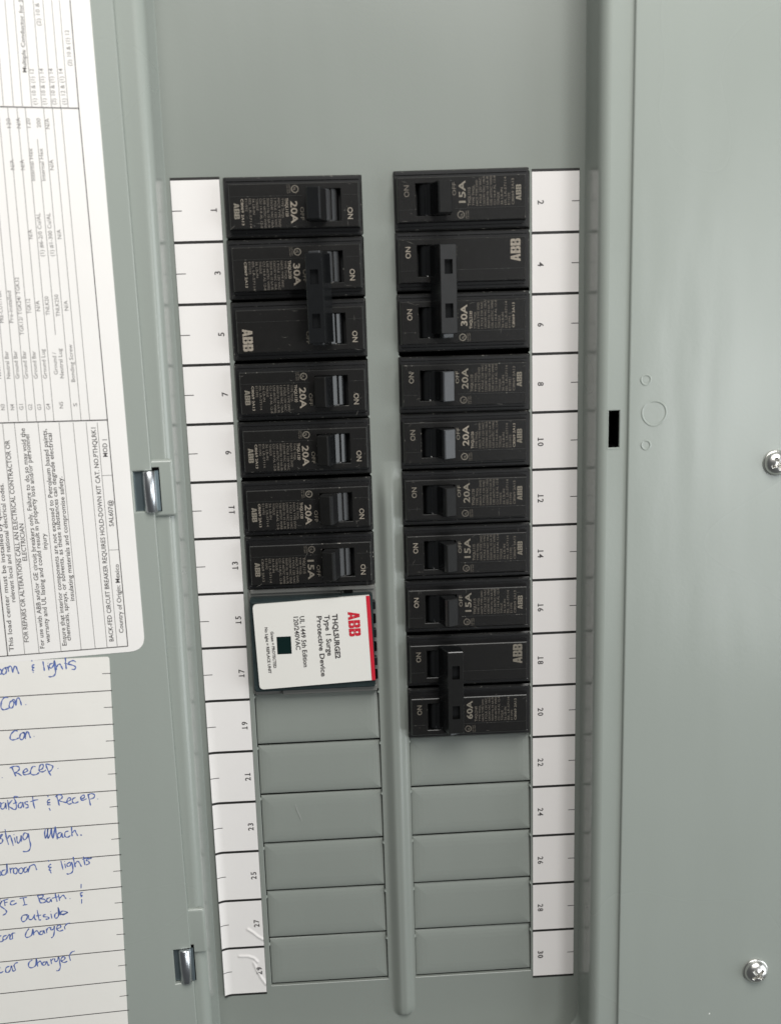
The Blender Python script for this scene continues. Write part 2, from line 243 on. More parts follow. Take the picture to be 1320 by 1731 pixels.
# ------------------------------------------------------------------ door label layout (inches on the door face)
D = json.loads(r'''{"edge":[-3.8,-0.00359],"edge_pts":[[-0.034,9.894],[-0.012,8.207],[-0.021,6.441],[0.0,3.968],[0.012,2.127],[0.004,1.292],[0.03,-3.444],[0.024,-5.642],[0.031,-7.334]],"lab":[[-0.364,9.889],[-0.337,-0.154],[-2.794,-0.118]],"rules":[[-0.644,9.884,-0.651,8.388,0.014],[-0.651,8.388,-0.627,3.706,0.014],[-0.627,3.706,-0.613,-0.054,0.014],[-2.924,-0.049,-0.613,-0.054,0.016],[-2.434,3.754,-0.626,3.718,0.018],[-1.987,8.412,-0.651,8.386,0.016],[-2.038,3.748,-2.027,-0.039,0.009],[-1.684,3.731,-1.681,-0.042,0.009],[-1.366,3.715,-1.361,-0.045,0.009],[-1.154,3.704,-1.137,-0.047,0.009],[-0.956,3.694,-0.945,-0.049,0.009],[-0.787,3.686,-0.782,-0.05,0.009],[-2.213,3.757,-2.253,-0.037,0.009],[-2.506,3.901,-2.519,-0.046,0.016],[-0.781,1.602,-0.614,1.597,0.009],[-0.795,2.83,-0.624,2.83,0.009],[-2.118,3.771,-2.055,8.396,0.009],[-1.977,3.764,-1.923,8.396,0.009],[-1.843,3.757,-1.796,8.396,0.009],[-1.705,3.75,-1.666,8.396,0.009],[-1.566,3.743,-1.535,8.396,0.009],[-1.441,3.737,-1.418,8.396,0.009],[-1.164,3.723,-1.157,8.396,0.009],[-1.029,3.717,-1.03,8.396,0.009],[-0.898,3.71,-0.907,8.396,0.009],[-1.294,5.073,-1.287,7.954,0.009],[-1.856,8.396,-1.826,9.865,0.009],[-1.723,8.396,-1.695,9.867,0.009],[-1.581,8.396,-1.556,9.87,0.009],[-1.455,8.396,-1.433,9.872,0.009],[-1.324,8.396,-1.304,9.874,0.009],[-1.18,8.396,-1.163,9.876,0.009],[-1.041,8.396,-1.027,9.878,0.009],[-0.914,8.396,-0.903,9.88,0.009],[-0.804,8.396,-0.794,9.882,0.009]],"texts":[["BACK-FED CIRCUIT BREAKER REQUIRES HOLD-DOWN KIT CAT. NO.PTHQLRK1",-0.831,0.052,1.5674,3.555,0.075,1],["Country of Origin: Mexico",-0.662,0.183,1.5563,1.173,0.075,1],["SAL607@",-0.671,1.992,1.5454,0.433,0.075,1],["MOD 1",-0.671,3.13,1.5385,0.279,0.075,1],["Ensure that interior components are not exposed to Petroleum based paints,",-1.582,0.046,1.5663,3.577,0.075,1],["chemicals, sprays, or solvents, as these substances can degrade electrical",-1.508,0.124,1.5667,3.429,0.075,1],["insulating materials and compromise safety.",-1.393,0.797,1.5718,2.055,0.075,1],["For use with ABB and/or GE circuit breakers only. Failure to do so may void the",-1.934,0.028,1.5589,3.623,0.075,1],["warranty and UL listing and could result in property loss and/or personnel",-1.837,0.117,1.5702,3.432,0.075,1],["injury",-1.734,1.683,1.5595,0.265,0.075,1],["FOR REPAIRS OR ALTERATIONS CALL AN ELECTRICAL CONTRACTOR OR",-2.168,0.158,1.5612,3.318,0.075,1],["ELECTRICIAN",-2.061,1.52,1.5659,0.612,0.075,1],["This load center must be installed by qualified personnel per all",-2.416,0.024,1.5585,3.658,0.075,1],["relevant local and national electrical codes.",-2.308,0.849,1.5651,1.947,0.075,1],["Multiple Conductor for Sm",-1.348,8.885,1.5343,1.069,0.06,1],["(1) 10 & (1) 12",-1.245,8.438,1.5748,0.498,0.062,0],["(1) 10 & (1) 14",-1.11,8.438,1.5668,0.502,0.062,0],["(2) 10 & (1) 14",-0.971,8.438,1.5768,0.503,0.062,0],["(1) 12 & (1) 14",-0.827,8.438,1.5867,0.504,0.062,0],["(2) 10 & (1) 12",-0.696,8.979,1.5748,0.494,0.062,0],["(2) 10 & ",-1.083,9.527,1.574,0.31,0.062,0],["N/A",-1.505,8.106,1.5775,0.149,0.062,0],["120",-1.365,8.114,1.5858,0.133,0.062,0],["200",-1.218,8.113,1.5783,0.134,0.062,0],["N/A",-1.092,8.096,1.5841,0.15,0.062,0],["N/A",-1.506,7.515,1.5912,0.147,0.062,0],["Internal Hex",-1.373,7.359,1.5686,0.462,0.062,0],["Internal Hex",-1.224,7.357,1.573,0.463,0.062,0],["N/A",-1.088,7.511,1.5844,0.147,0.062,0],["N/A",-1.491,6.516,1.5854,0.137,0.062,0],["(1) #6-2/0 Cu/AL",-1.347,6.256,1.5755,0.637,0.062,0],["(1) #1-300 Cu/AL",-1.202,6.255,1.5739,0.635,0.062,0],["N/A",-1.072,6.508,1.5925,0.138,0.062,0],["Pre-installed",-1.894,5.277,1.5541,0.48,0.062,0],["PRE-CUT/TGK",-2.038,5.282,1.5563,0.484,0.062,0],["TGK12/ TGK24/ TGK32",-1.759,5.086,1.5639,0.869,0.062,0],["TGK12",-1.619,5.407,1.5798,0.223,0.062,0],["N/A",-1.484,5.441,1.5771,0.158,0.062,0],["TNLK20",-1.348,5.372,1.5673,0.286,0.062,0],["TNLK250",-1.199,5.349,1.5708,0.333,0.062,0],["N/A",-1.067,5.436,1.584,0.151,0.062,0],["Neutral Bar",-2.022,4.429,1.5637,0.423,0.062,0],["Ground Bar",-1.891,4.423,1.5685,0.428,0.062,0],["Ground Bar",-1.761,4.418,1.5661,0.428,0.062,0],["Ground Bar",-1.619,4.412,1.5661,0.428,0.062,0],["Ground Lug",-1.48,4.406,1.5664,0.456,0.062,0],["Ground /",-1.313,4.463,1.5708,0.343,0.062,0],["Neutral Lug",-1.226,4.404,1.5686,0.458,0.062,0],["Bonding Screw",-1.065,4.338,1.5656,0.581,0.062,0],["Neutral Bar",-2.162,4.435,1.5591,0.426,0.062,0],["N3",-2.155,3.948,1.56,0.093,0.062,0],["N4",-2.015,3.942,1.5491,0.092,0.062,0],["G1",-1.881,3.935,1.5493,0.093,0.062,0],["G2",-1.747,3.929,1.56,0.093,0.062,0],["G3",-1.612,3.923,1.5708,0.092,0.062,0],["G4",-1.477,3.925,1.5815,0.093,0.062,0],["N5",-1.28,3.935,1.561,0.102,0.062,0],["S",-1.067,3.956,1.59,0.052,0.062,0],["120",-1.642,8.114,1.6009,0.133,0.062,0],["N/A",-1.651,7.519,1.5916,0.144,0.062,0]],"card":[[-2.841,-0.133],[-0.957,-0.211],[-0.918,-0.249],[-1.175,-7.134],[-1.201,-7.727],[-3.716,-7.532]],"cl":[[-3.036,-0.738,-0.93,-0.804,0.016],[-3.102,-1.317,-0.951,-1.404,0.016],[-3.171,-1.92,-0.971,-2.004,0.016],[-3.24,-2.521,-0.991,-2.607,0.016],[-3.31,-3.127,-1.011,-3.213,0.016],[-3.38,-3.728,-1.023,-3.808,0.016],[-3.45,-4.354,-1.055,-4.417,0.016],[-3.517,-4.946,-1.084,-5.029,0.016],[-3.587,-5.555,-1.102,-5.641,0.016],[-3.656,-6.166,-1.125,-6.251,0.016],[-3.725,-6.754,-1.138,-6.85,0.016],[-1.064,-0.495,-0.921,-0.503,0.012],[-1.086,-1.092,-0.94,-1.1,0.012],[-1.105,-1.693,-0.956,-1.701,0.012],[-1.122,-2.294,-0.976,-2.301,0.012],[-1.143,-2.9,-1.005,-2.9,0.012],[-1.163,-3.502,-1.014,-3.503,0.012],[-1.183,-4.107,-1.036,-4.113,0.012],[-1.208,-4.714,-1.063,-4.72,0.012],[-1.227,-5.327,-1.085,-5.334,0.012],[-1.253,-5.943,-1.104,-5.944,0.012],[-1.275,-6.552,-1.121,-6.552,0.012]],"strokes":[[[-2.735,-0.319],[-2.69,-0.259],[-2.648,-0.284],[-2.649,-0.338],[-2.68,-0.357],[-2.717,-0.332]],[[-2.566,-0.243],[-2.612,-0.266],[-2.637,-0.318],[-2.621,-0.357],[-2.581,-0.345],[-2.564,-0.292],[-2.572,-0.259],[-2.541,-0.245],[-2.534,-0.317]],[[-2.534,-0.322],[-2.527,-0.247],[-2.486,-0.234],[-2.468,-0.345]],[[-2.467,-0.339],[-2.438,-0.25],[-2.411,-0.241],[-2.395,-0.308],[-2.377,-0.373]],[[-2.156,-0.157],[-2.151,-0.181]],[[-2.117,-0.236],[-2.152,-0.249],[-2.158,-0.276],[-2.131,-0.281],[-2.155,-0.303],[-2.156,-0.333],[-2.134,-0.335]],[[-2.153,-0.358],[-2.15,-0.375]],[[-1.982,-0.194],[-1.977,-0.282],[-1.973,-0.359]],[[-1.913,-0.266],[-1.9,-0.357]],[[-1.908,-0.229],[-1.903,-0.234]],[[-1.829,-0.241],[-1.875,-0.253],[-1.89,-0.306],[-1.857,-0.32],[-1.822,-0.275],[-1.808,-0.21],[-1.806,-0.309],[-1.799,-0.397],[-1.829,-0.454],[-1.881,-0.471],[-1.92,-0.464]],[[-1.804,-0.184],[-1.792,-0.267],[-1.779,-0.361]],[[-1.781,-0.317],[-1.747,-0.271],[-1.717,-0.268],[-1.701,-0.308],[-1.681,-0.364]],[[-1.623,-0.162],[-1.627,-0.26],[-1.626,-0.364]],[[-1.646,-0.253],[-1.603,-0.273],[-1.535,-0.296]],[[-1.466,-0.253],[-1.498,-0.226],[-1.549,-0.234],[-1.582,-0.264],[-1.554,-0.289],[-1.496,-0.316],[-1.475,-0.351],[-1.502,-0.379],[-1.542,-0.372]],[[-2.584,-0.77],[-2.643,-0.759],[-2.694,-0.825],[-2.713,-0.922],[-2.684,-0.969],[-2.634,-0.963],[-2.582,-0.946]],[[-2.52,-0.82],[-2.563,-0.849],[-2.585,-0.924],[-2.554,-0.954],[-2.52,-0.919],[-2.504,-0.855],[-2.526,-0.825],[-2.49,-0.812],[-2.476,-0.918]],[[-2.476,-0.918],[-2.454,-0.805],[-2.419,-0.792],[-2.4,-0.854],[-2.392,-0.923]],[[-2.323,-0.911],[-2.318,-0.92]],[[-2.495,-1.366],[-2.544,-1.356],[-2.605,-1.41],[-2.626,-1.48],[-2.6,-1.511],[-2.539,-1.507],[-2.487,-1.484]],[[-2.403,-1.393],[-2.457,-1.426],[-2.474,-1.497],[-2.441,-1.523],[-2.408,-1.487],[-2.396,-1.421],[-2.419,-1.402],[-2.39,-1.411],[-2.386,-1.517]],[[-2.389,-1.506],[-2.359,-1.403],[-2.334,-1.395],[-2.319,-1.452],[-2.305,-1.509]],[[-2.249,-1.482],[-2.244,-1.489]],[[-2.69,-2.006],[-2.617,-1.981],[-2.548,-1.994],[-2.534,-2.035],[-2.566,-2.077],[-2.609,-2.1],[-2.56,-2.117],[-2.51,-2.168]],[[-2.653,-1.988],[-2.631,-2.07],[-2.603,-2.163]],[[-2.484,-2.115],[-2.427,-2.098],[-2.405,-2.073],[-2.428,-2.047],[-2.465,-2.071],[-2.486,-2.126],[-2.453,-2.152],[-2.391,-2.142],[-2.36,-2.129]],[[-2.274,-2.025],[-2.319,-2.02],[-2.355,-2.078],[-2.365,-2.134],[-2.333,-2.166],[-2.273,-2.167],[-2.224,-2.133]],[[-2.22,-2.094],[-2.173,-2.076],[-2.148,-2.028],[-2.165,-1.992],[-2.203,-2.016],[-2.224,-2.082],[-2.208,-2.123],[-2.158,-2.129],[-2.115,-2.105]],[[-2.109,-1.993],[-2.096,-2.062],[-2.073,-2.144],[-2.042,-2.216]],[[-2.104,-1.993],[-2.046,-2.017],[-1.998,-2.05],[-2.029,-2.115],[-2.067,-2.139]],[[-1.921,-2.093],[-1.915,-2.102]],[[-2.825,-2.158],[-2.82,-2.167]],[[-2.919,-2.686],[-2.889,-2.638],[-2.904,-2.6],[-2.939,-2.625]],[[-2.834,-2.608],[-2.889,-2.638],[-2.896,-2.711],[-2.858,-2.723],[-2.828,-2.683],[-2.815,-2.618],[-2.814,-2.736]],[[-2.778,-2.571],[-2.774,-2.66],[-2.774,-2.756]],[[-2.701,-2.58],[-2.775,-2.667],[-2.729,-2.724],[-2.68,-2.759],[-2.65,-2.719],[-2.653,-2.615],[-2.671,-2.539],[-2.637,-2.521],[-2.601,-2.548]],[[-2.695,-2.647],[-2.629,-2.633]],[[-2.558,-2.641],[-2.605,-2.658],[-2.618,-2.723],[-2.58,-2.735],[-2.549,-2.679],[-2.539,-2.644],[-2.535,-2.74]],[[-2.454,-2.639],[-2.499,-2.641],[-2.503,-2.677],[-2.466,-2.697],[-2.464,-2.741],[-2.51,-2.753]],[[-2.374,-2.56],[-2.373,-2.678],[-2.359,-2.781]],[[-2.422,-2.65],[-2.355,-2.629],[-2.289,-2.622]],[[-2.129,-2.567],[-2.126,-2.597]],[[-2.094,-2.645],[-2.135,-2.655],[-2.144,-2.691],[-2.105,-2.693],[-2.143,-2.713],[-2.136,-2.739],[-2.1,-2.738]],[[-2.128,-2.797],[-2.113,-2.846]],[[-1.989,-2.576],[-1.973,-2.682],[-1.959,-2.773]],[[-2.011,-2.603],[-1.943,-2.574],[-1.899,-2.601],[-1.91,-2.645],[-1.959,-2.676],[-1.89,-2.714],[-1.826,-2.736]],[[-1.824,-2.714],[-1.769,-2.691],[-1.766,-2.654],[-1.806,-2.657],[-1.831,-2.721],[-1.802,-2.765],[-1.748,-2.753]],[[-1.68,-2.657],[-1.728,-2.674],[-1.74,-2.732],[-1.702,-2.759],[-1.641,-2.736]],[[-1.597,-2.697],[-1.542,-2.674],[-1.545,-2.629],[-1.586,-2.646],[-1.604,-2.696],[-1.573,-2.722],[-1.505,-2.7]],[[-1.477,-2.614],[-1.466,-2.712],[-1.453,-2.833]],[[-1.479,-2.636],[-1.418,-2.614],[-1.37,-2.649],[-1.392,-2.699],[-1.453,-2.714]],[[-1.327,-2.722],[-1.32,-2.731]],[[-2.998,-3.329],[-2.978,-3.257],[-2.919,-3.19],[-2.959,-3.2],[-2.97,-3.243],[-2.928,-3.278],[-2.947,-3.336],[-2.987,-3.345]],[[-2.87,-3.092],[-2.866,-3.241],[-2.841,-3.387]],[[-2.849,-3.273],[-2.805,-3.219],[-2.786,-3.296],[-2.77,-3.415]],[[-2.737,-3.265],[-2.728,-3.364]],[[-2.741,-3.205],[-2.736,-3.216]],[[-2.697,-3.248],[-2.7,-3.345],[-2.677,-3.378],[-2.642,-3.315],[-2.627,-3.242],[-2.629,-3.361]],[[-2.517,-3.226],[-2.568,-3.204],[-2.601,-3.275],[-2.58,-3.33],[-2.53,-3.284],[-2.51,-3.219],[-2.502,-3.333],[-2.492,-3.439],[-2.52,-3.526],[-2.575,-3.549],[-2.627,-3.537]],[[-2.222,-3.165],[-2.243,-3.245],[-2.242,-3.343],[-2.205,-3.265],[-2.184,-3.178],[-2.2,-3.348],[-2.153,-3.272],[-2.124,-3.178],[-2.13,-3.305],[-2.114,-3.352],[-2.062,-3.148],[-2.06,-3.268],[-2.047,-3.39]],[[-1.973,-3.264],[-2.029,-3.287],[-2.035,-3.354],[-1.995,-3.352],[-1.962,-3.281],[-1.962,-3.356],[-1.936,-3.359]],[[-1.853,-3.257],[-1.908,-3.272],[-1.921,-3.346],[-1.877,-3.37],[-1.828,-3.343]],[[-1.797,-3.189],[-1.803,-3.286],[-1.803,-3.361]],[[-1.797,-3.301],[-1.753,-3.254],[-1.737,-3.294],[-1.71,-3.365]],[[-1.664,-3.348],[-1.654,-3.365],[-1.657,-3.342]],[[-3.063,-3.953],[-3.02,-3.92],[-3.032,-3.851],[-3.061,-3.877]],[[-2.94,-3.84],[-2.994,-3.856],[-3.007,-3.922],[-2.962,-3.933],[-2.927,-3.88],[-2.909,-3.731],[-2.908,-3.913]],[[-2.865,-3.813],[-2.862,-3.919]],[[-2.863,-3.858],[-2.833,-3.824],[-2.808,-3.835]],[[-2.767,-3.825],[-2.809,-3.85],[-2.81,-3.926],[-2.771,-3.931],[-2.749,-3.866],[-2.767,-3.825]],[[-2.67,-3.838],[-2.717,-3.855],[-2.731,-3.921],[-2.687,-3.942],[-2.654,-3.878],[-2.676,-3.838]],[[-2.59,-3.834],[-2.631,-3.851],[-2.645,-3.918],[-2.605,-3.923],[-2.58,-3.866],[-2.581,-3.941]],[[-2.573,-3.927],[-2.544,-3.832],[-2.509,-3.814],[-2.492,-3.801]],[[-2.492,-3.801],[-2.457,-3.821],[-2.437,-3.915]],[[-2.227,-3.753],[-2.225,-3.783]],[[-2.192,-3.833],[-2.227,-3.852],[-2.235,-3.889],[-2.201,-3.893],[-2.23,-3.92],[-2.227,-3.951],[-2.203,-3.943]],[[-2.218,-3.967],[-2.206,-4.007]],[[-2.029,-3.794],[-2.017,-3.88],[-2.007,-3.965]],[[-1.968,-3.855],[-1.962,-3.94]],[[-1.97,-3.809],[-1.967,-3.819]],[[-1.872,-3.838],[-1.928,-3.861],[-1.932,-3.906],[-1.885,-3.905],[-1.853,-3.84],[-1.844,-3.964],[-1.863,-4.03],[-1.919,-4.058],[-1.958,-4.045]],[[-1.821,-3.745],[-1.813,-3.845],[-1.802,-3.946]],[[-1.803,-3.885],[-1.759,-3.837],[-1.728,-3.872],[-1.701,-3.949]],[[-1.651,-3.76],[-1.646,-3.852],[-1.639,-3.93]],[[-1.676,-3.818],[-1.614,-3.795],[-1.562,-3.817]],[[-1.521,-3.815],[-1.589,-3.814],[-1.611,-3.841],[-1.573,-3.862],[-1.57,-3.908],[-1.625,-3.924]],[[-1.576,-3.823],[-1.513,-3.801]],[[-3.08,-4.377],[-3.123,-4.416],[-3.102,-4.465],[-3.057,-4.41],[-3.092,-4.497],[-3.033,-4.567],[-3.001,-4.618],[-3.023,-4.661],[-3.072,-4.685]],[[-3.016,-4.393],[-3.015,-4.516]],[[-3.044,-4.412],[-2.949,-4.387]],[[-3.022,-4.454],[-2.968,-4.446]],[[-2.848,-4.44],[-2.901,-4.44],[-2.926,-4.49],[-2.889,-4.511],[-2.82,-4.482]],[[-2.765,-4.405],[-2.645,-4.399]],[[-2.706,-4.406],[-2.692,-4.531]],[[-2.726,-4.541],[-2.652,-4.536]],[[-2.471,-4.385],[-2.452,-4.464],[-2.439,-4.535]],[[-2.459,-4.394],[-2.379,-4.397],[-2.396,-4.441],[-2.445,-4.458],[-2.373,-4.475],[-2.343,-4.518],[-2.393,-4.542],[-2.445,-4.53]],[[-2.264,-4.459],[-2.319,-4.475],[-2.324,-4.528],[-2.285,-4.541],[-2.254,-4.492],[-2.252,-4.546]],[[-2.177,-4.387],[-2.172,-4.472],[-2.159,-4.551]],[[-2.239,-4.478],[-2.117,-4.457]],[[-2.126,-4.417],[-2.118,-4.542]],[[-2.113,-4.496],[-2.055,-4.442],[-2.031,-4.476],[-2.008,-4.518]],[[-1.947,-4.519],[-1.94,-4.529]],[[-1.734,-4.273],[-1.744,-4.354]],[[-1.717,-4.435],[-1.758,-4.445],[-1.762,-4.483],[-1.735,-4.487],[-1.761,-4.522]],[[-1.751,-4.562],[-1.759,-4.646]],[[-2.686,-4.727],[-2.749,-4.738],[-2.777,-4.804],[-2.754,-4.853],[-2.702,-4.828],[-2.674,-4.768],[-2.686,-4.727],[-2.659,-4.731]],[[-2.654,-4.738],[-2.651,-4.816],[-2.607,-4.829],[-2.569,-4.782],[-2.554,-4.739]],[[-2.554,-4.739],[-2.557,-4.823],[-2.532,-4.853]],[[-2.502,-4.663],[-2.495,-4.767],[-2.487,-4.853],[-2.454,-4.857]],[[-2.53,-4.775],[-2.445,-4.768]],[[-2.367,-4.766],[-2.413,-4.779],[-2.404,-4.806],[-2.339,-4.822],[-2.325,-4.856],[-2.381,-4.859]],[[-2.283,-4.765],[-2.275,-4.857]],[[-2.284,-4.72],[-2.281,-4.728]],[[-2.176,-4.761],[-2.218,-4.787],[-2.224,-4.851],[-2.191,-4.86],[-2.157,-4.803],[-2.156,-4.66],[-2.131,-4.819]],[[-2.13,-4.806],[-2.01,-4.785],[-2.084,-4.742],[-2.121,-4.775],[-2.08,-4.814],[-1.998,-4.78]],[[-3.13,-5.063],[-3.165,-5.078],[-3.183,-5.146],[-3.154,-5.183],[-3.107,-5.158]],[[-3.042,-5.07],[-3.1,-5.087],[-3.111,-5.144],[-3.067,-5.144],[-3.028,-5.091],[-2.997,-5.063],[-3.0,-5.147],[-2.962,-5.153]],[[-3.005,-5.134],[-2.976,-5.073],[-2.94,-5.046],[-2.901,-5.048]],[[-2.953,-5.063],[-2.957,-5.16]],[[-2.668,-4.995],[-2.719,-5.059],[-2.743,-5.133],[-2.707,-5.162],[-2.636,-5.123],[-2.608,-5.01],[-2.604,-5.138]],[[-2.594,-5.09],[-2.551,-5.057],[-2.526,-5.087],[-2.509,-5.142]],[[-2.441,-5.074],[-2.486,-5.08],[-2.502,-5.13],[-2.458,-5.136],[-2.429,-5.069],[-2.419,-5.135]],[[-2.387,-5.042],[-2.384,-5.127]],[[-2.386,-5.082],[-2.359,-5.033],[-2.324,-5.025]],[[-2.307,-5.021],[-2.317,-5.072],[-2.272,-5.066],[-2.25,-5.01],[-2.259,-5.113],[-2.284,-5.201],[-2.321,-5.228]],[[-2.204,-5.062],[-2.147,-5.051],[-2.154,-5.005],[-2.194,-5.012],[-2.216,-5.067],[-2.175,-5.119],[-2.106,-5.103]],[[-2.084,-5.041],[-2.078,-5.1]],[[-2.085,-5.054],[-2.041,-5.001],[-1.983,-4.986]],[[-3.214,-5.664],[-3.243,-5.725],[-3.22,-5.774],[-3.167,-5.75]],[[-3.058,-5.668],[-3.117,-5.692],[-3.13,-5.769],[-3.087,-5.782],[-3.048,-5.729],[-3.025,-5.666],[-3.013,-5.767],[-2.973,-5.766]],[[-2.985,-5.659],[-2.968,-5.767]],[[-2.993,-5.684],[-2.96,-5.63],[-2.914,-5.62]],[[-2.671,-5.602],[-2.732,-5.646],[-2.745,-5.723],[-2.697,-5.756],[-2.626,-5.714],[-2.608,-5.585],[-2.596,-5.752]],[[-2.601,-5.692],[-2.552,-5.647],[-2.532,-5.676],[-2.515,-5.738]],[[-2.453,-5.675],[-2.499,-5.681],[-2.514,-5.725],[-2.47,-5.732],[-2.436,-5.671],[-2.42,-5.746],[-2.397,-5.743]],[[-2.37,-5.635],[-2.362,-5.735]],[[-2.368,-5.675],[-2.324,-5.628]],[[-2.302,-5.632],[-2.302,-5.691],[-2.261,-5.684],[-2.233,-5.616],[-2.225,-5.723],[-2.223,-5.816],[-2.257,-5.877],[-2.296,-5.875]],[[-2.195,-5.701],[-2.135,-5.67],[-2.137,-5.624],[-2.183,-5.637],[-2.2,-5.694],[-2.153,-5.737],[-2.094,-5.716]],[[-2.057,-5.616],[-2.043,-5.718]],[[-2.063,-5.628],[-2.012,-5.557],[-1.953,-5.539]]],"Xh":-3.81}''')

# ------------------------------------------------------------------ load center: deadfront, frame, cover, door
LC = thing('electrical_panel', (0, 0, 0), 'open grey metal electrical panel with recessed breaker front and hinged door', 'electrical panel')
WL = (-2.50, -0.245, -7.383, 7.46); WR = (0.275, 2.52, -7.383, 7.46)      # the two breaker windows
d = MB(); d.grid(-3.7, 3.7, -9.3, 15, 0, [WL, WR], PAINTSHADE)
for q in (WL, WR): d.well(q[0], q[1], q[2], q[3], 0, -0.07, PAINTSHADE, ch=0.006)
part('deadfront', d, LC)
d = MB(); d.rect(-3.0, 3.0, -8, 8, -0.45, DARK); part('interior_pan', d, LC)
n_ = MB()                                                               # torn twist-out nubs between poles
for r in range(0, 15):
    y = 7.0-r+(-0.5)
    for x, s in ((WL[0], 1), (WL[1], -1), (WR[0], 1), (WR[1], -1)):
        if y > -6.8:
            n_.add([(x-s*.004, y+.035, .001), (x-s*.004, y-.03, .001), (x+s*.028, y, .001), (x-s*.004, y+.035, -.06), (x-s*.004, y-.03, -.06), (x+s*.028, y, -.06)],
                   [(0, 1, 2), (0, 2, 5, 3), (1, 4, 5, 2), (3, 5, 4)], PAINT)
o = part('window_edge_nubs', n_, LC); o['kind'] = 'stuff'
# knockout plates
KP = MB()
hw, hh = 1.112, 0.470
prof = [(-hw, -hh, 0), (hw, -hh, 0), (hw, hh, 0), (-hw, hh, 0)]
def ring(ix, z): return [(-hw+ix, -hh+ix, z), (hw-ix, -hh+ix, z), (hw-ix, hh-ix, z), (-hw+ix, hh-ix, z)]
rs = [ring(0, -.07), ring(0, -.040), ring(.010, -.028), ring(.03, -.021), ring(.07, -.013), ring(.13, -.0065), ring(.22, -.002), ring(.40, 0)]
for a, b in zip(rs[:-1], rs[1:]):
    for k in range(4): KP.add([a[k], a[(k+1) % 4], b[(k+1) % 4], b[k]], [(0, 1, 2, 3)], PAINTSHADE, a[0][2] > -.01)
KP.add(rs[-1], [(0, 1, 2, 3)], PAINTSHADE)
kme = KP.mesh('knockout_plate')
rnd = random.Random(4)
for cx, rows in (((WL[0]+WL[1])/2, range(9, 15)), ((WR[0]+WR[1])/2, range(10, 15))):
    for r in rows:
        yc = -1.94-(r-9)*.986
        k = part('knockout_plate', kme, LC); k.location = Vector((cx, yc, -0.022+rnd.uniform(-.004, .004)))*IN
        k.rotation_euler = (math.radians(-2.1+rnd.uniform(-.5, .4)), math.radians(rnd.uniform(-.35, .35)), 0)
sc_ = MB(); sc_.ribbon([(-1.86, -3.62), (-1.83, -3.74), (-1.78, -3.88), (-1.75, -3.98)], [.004, .012, .012, .004], 0.0, mat('light_scratch', (0.33, 0.34, 0.32), 0.5))
part('scratch', sc_, LC, label='pale scratch across a knockout plate')
# raised centre rib
rb = MB(); N, M_ = 26, 64; y0r, y1r = -8.18, 2.72
vs = []
for j in range(M_+1):
    t = j/M_; y = y0r+(y1r-y0r)*(t**1.0)
    if t < .25: y = y0r+(y1r-y0r)*(.25*(t/.25)**1.5)
    e = min(1, max(0, (y-y0r)/0.22)); e2 = min(1, max(0, (y1r-y)/0.75)); hgt = .115*math.sqrt(max(0, 1-(1-e)**2))*(e2*e2*(3-2*e2))
    wd = 0.205*(.55+.45*math.sqrt(max(0, 1-(1-e)**2)))
    for i in range(N+1):
        u = -1+2*i/N; a = max(0, 1-abs(u)); z = hgt*(a*a*(3-2*a) if a < .55 else 0.0)
        z = hgt*(.5-.5*math.cos(math.pi*min(1, a/.85)))
        vs.append((0.035+u*wd*1.12, y, 0.0005+z))
rb.add(vs, [(j*(N+1)+i, j*(N+1)+i+1, (j+1)*(N+1)+i+1, (j+1)*(N+1)+i) for j in range(M_) for i in range(N)], PAINTSHADE, True)
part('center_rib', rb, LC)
# drawn frame around the recess
def outline():
    pts = []; r = 0.50; yb, yt = -8.78, 14.2
    xl = lambda y: -3.415+0.0066*(y-7.5)*1.0
    xr = 3.435
    for k in range(41): y = yt+(yb+r-yt)*k/40; pts.append((xl(y), y, -1, 0))
    cx = xl(yb+r)+r
    for k in range(1, 13):
        a = math.pi+math.pi/2*k/12; pts.append((cx+r*math.cos(a), yb+r+r*math.sin(a), math.cos(a), math.sin(a)))
    cx = xr-r
    for k in range(0, 13):
        a = -math.pi/2+math.pi/2*k/12; pts.append((cx+r*math.cos(a), yb+r+r*math.sin(a), math.cos(a), math.sin(a)))
    for k in range(1, 41): y = yb+r+(yt-yb-r)*k/40; pts.append((xr, y, 1, 0))
    return pts
OP = outline(); FZ = 0.90
prf = [(-.02, -.03), (0.0, 0.0), (.012, .10), (.03, .66)]+[(.03+.165*(1-math.cos(a))+0.0, .70+.20*math.sin(a)) for a in [math.radians(x) for x in range(0, 91, 9)]]
fr = MB(); n = len(OP); vs = []
for dd, z in prf: vs += [(p[0]+p[2]*dd, p[1]+p[3]*dd, z) for p in OP]
fs = [(k*n+i, k*n+i+1, (k+1)*n+i+1, (k+1)*n+i) for k in range(len(prf)-1) for i in range(n-1)]
fr.add(vs, fs, PAINT, True)
last = vs[-n:]; ext = []
for (x, y, z), p in zip(last, OP):
    if abs(p[2]) > .9999 and p[2] < 0: e = (-7.5, y, z)
    elif p[2] > .9999: e = (3.635, y, z)
    else:
        tx = ((-7.5 if p[2] < 0 else 3.635)-x)/p[2] if abs(p[2]) > 1e-4 else 1e9
        ty = (-11-y)/p[3] if p[3] < -1e-4 else 1e9
        t = min(tx, ty); e = (x+p[2]*t, y+p[3]*t, z)
    ext.append(e)
fr.add(last+ext, [(i, i+1, n+i+1, n+i) for i in range(n-1)], PAINT, True)
SL = (3.642, 3.842, 2.935, 3.570)                                        # latch slot
fr.grid(3.635, 3.91, -11, 14.2, FZ, [SL], PAINT)
fr.well(*SL, FZ, FZ-.5, DARK, ch=.012, mc=PAINT, floor=DARK)
part('recess_frame', fr, LC)
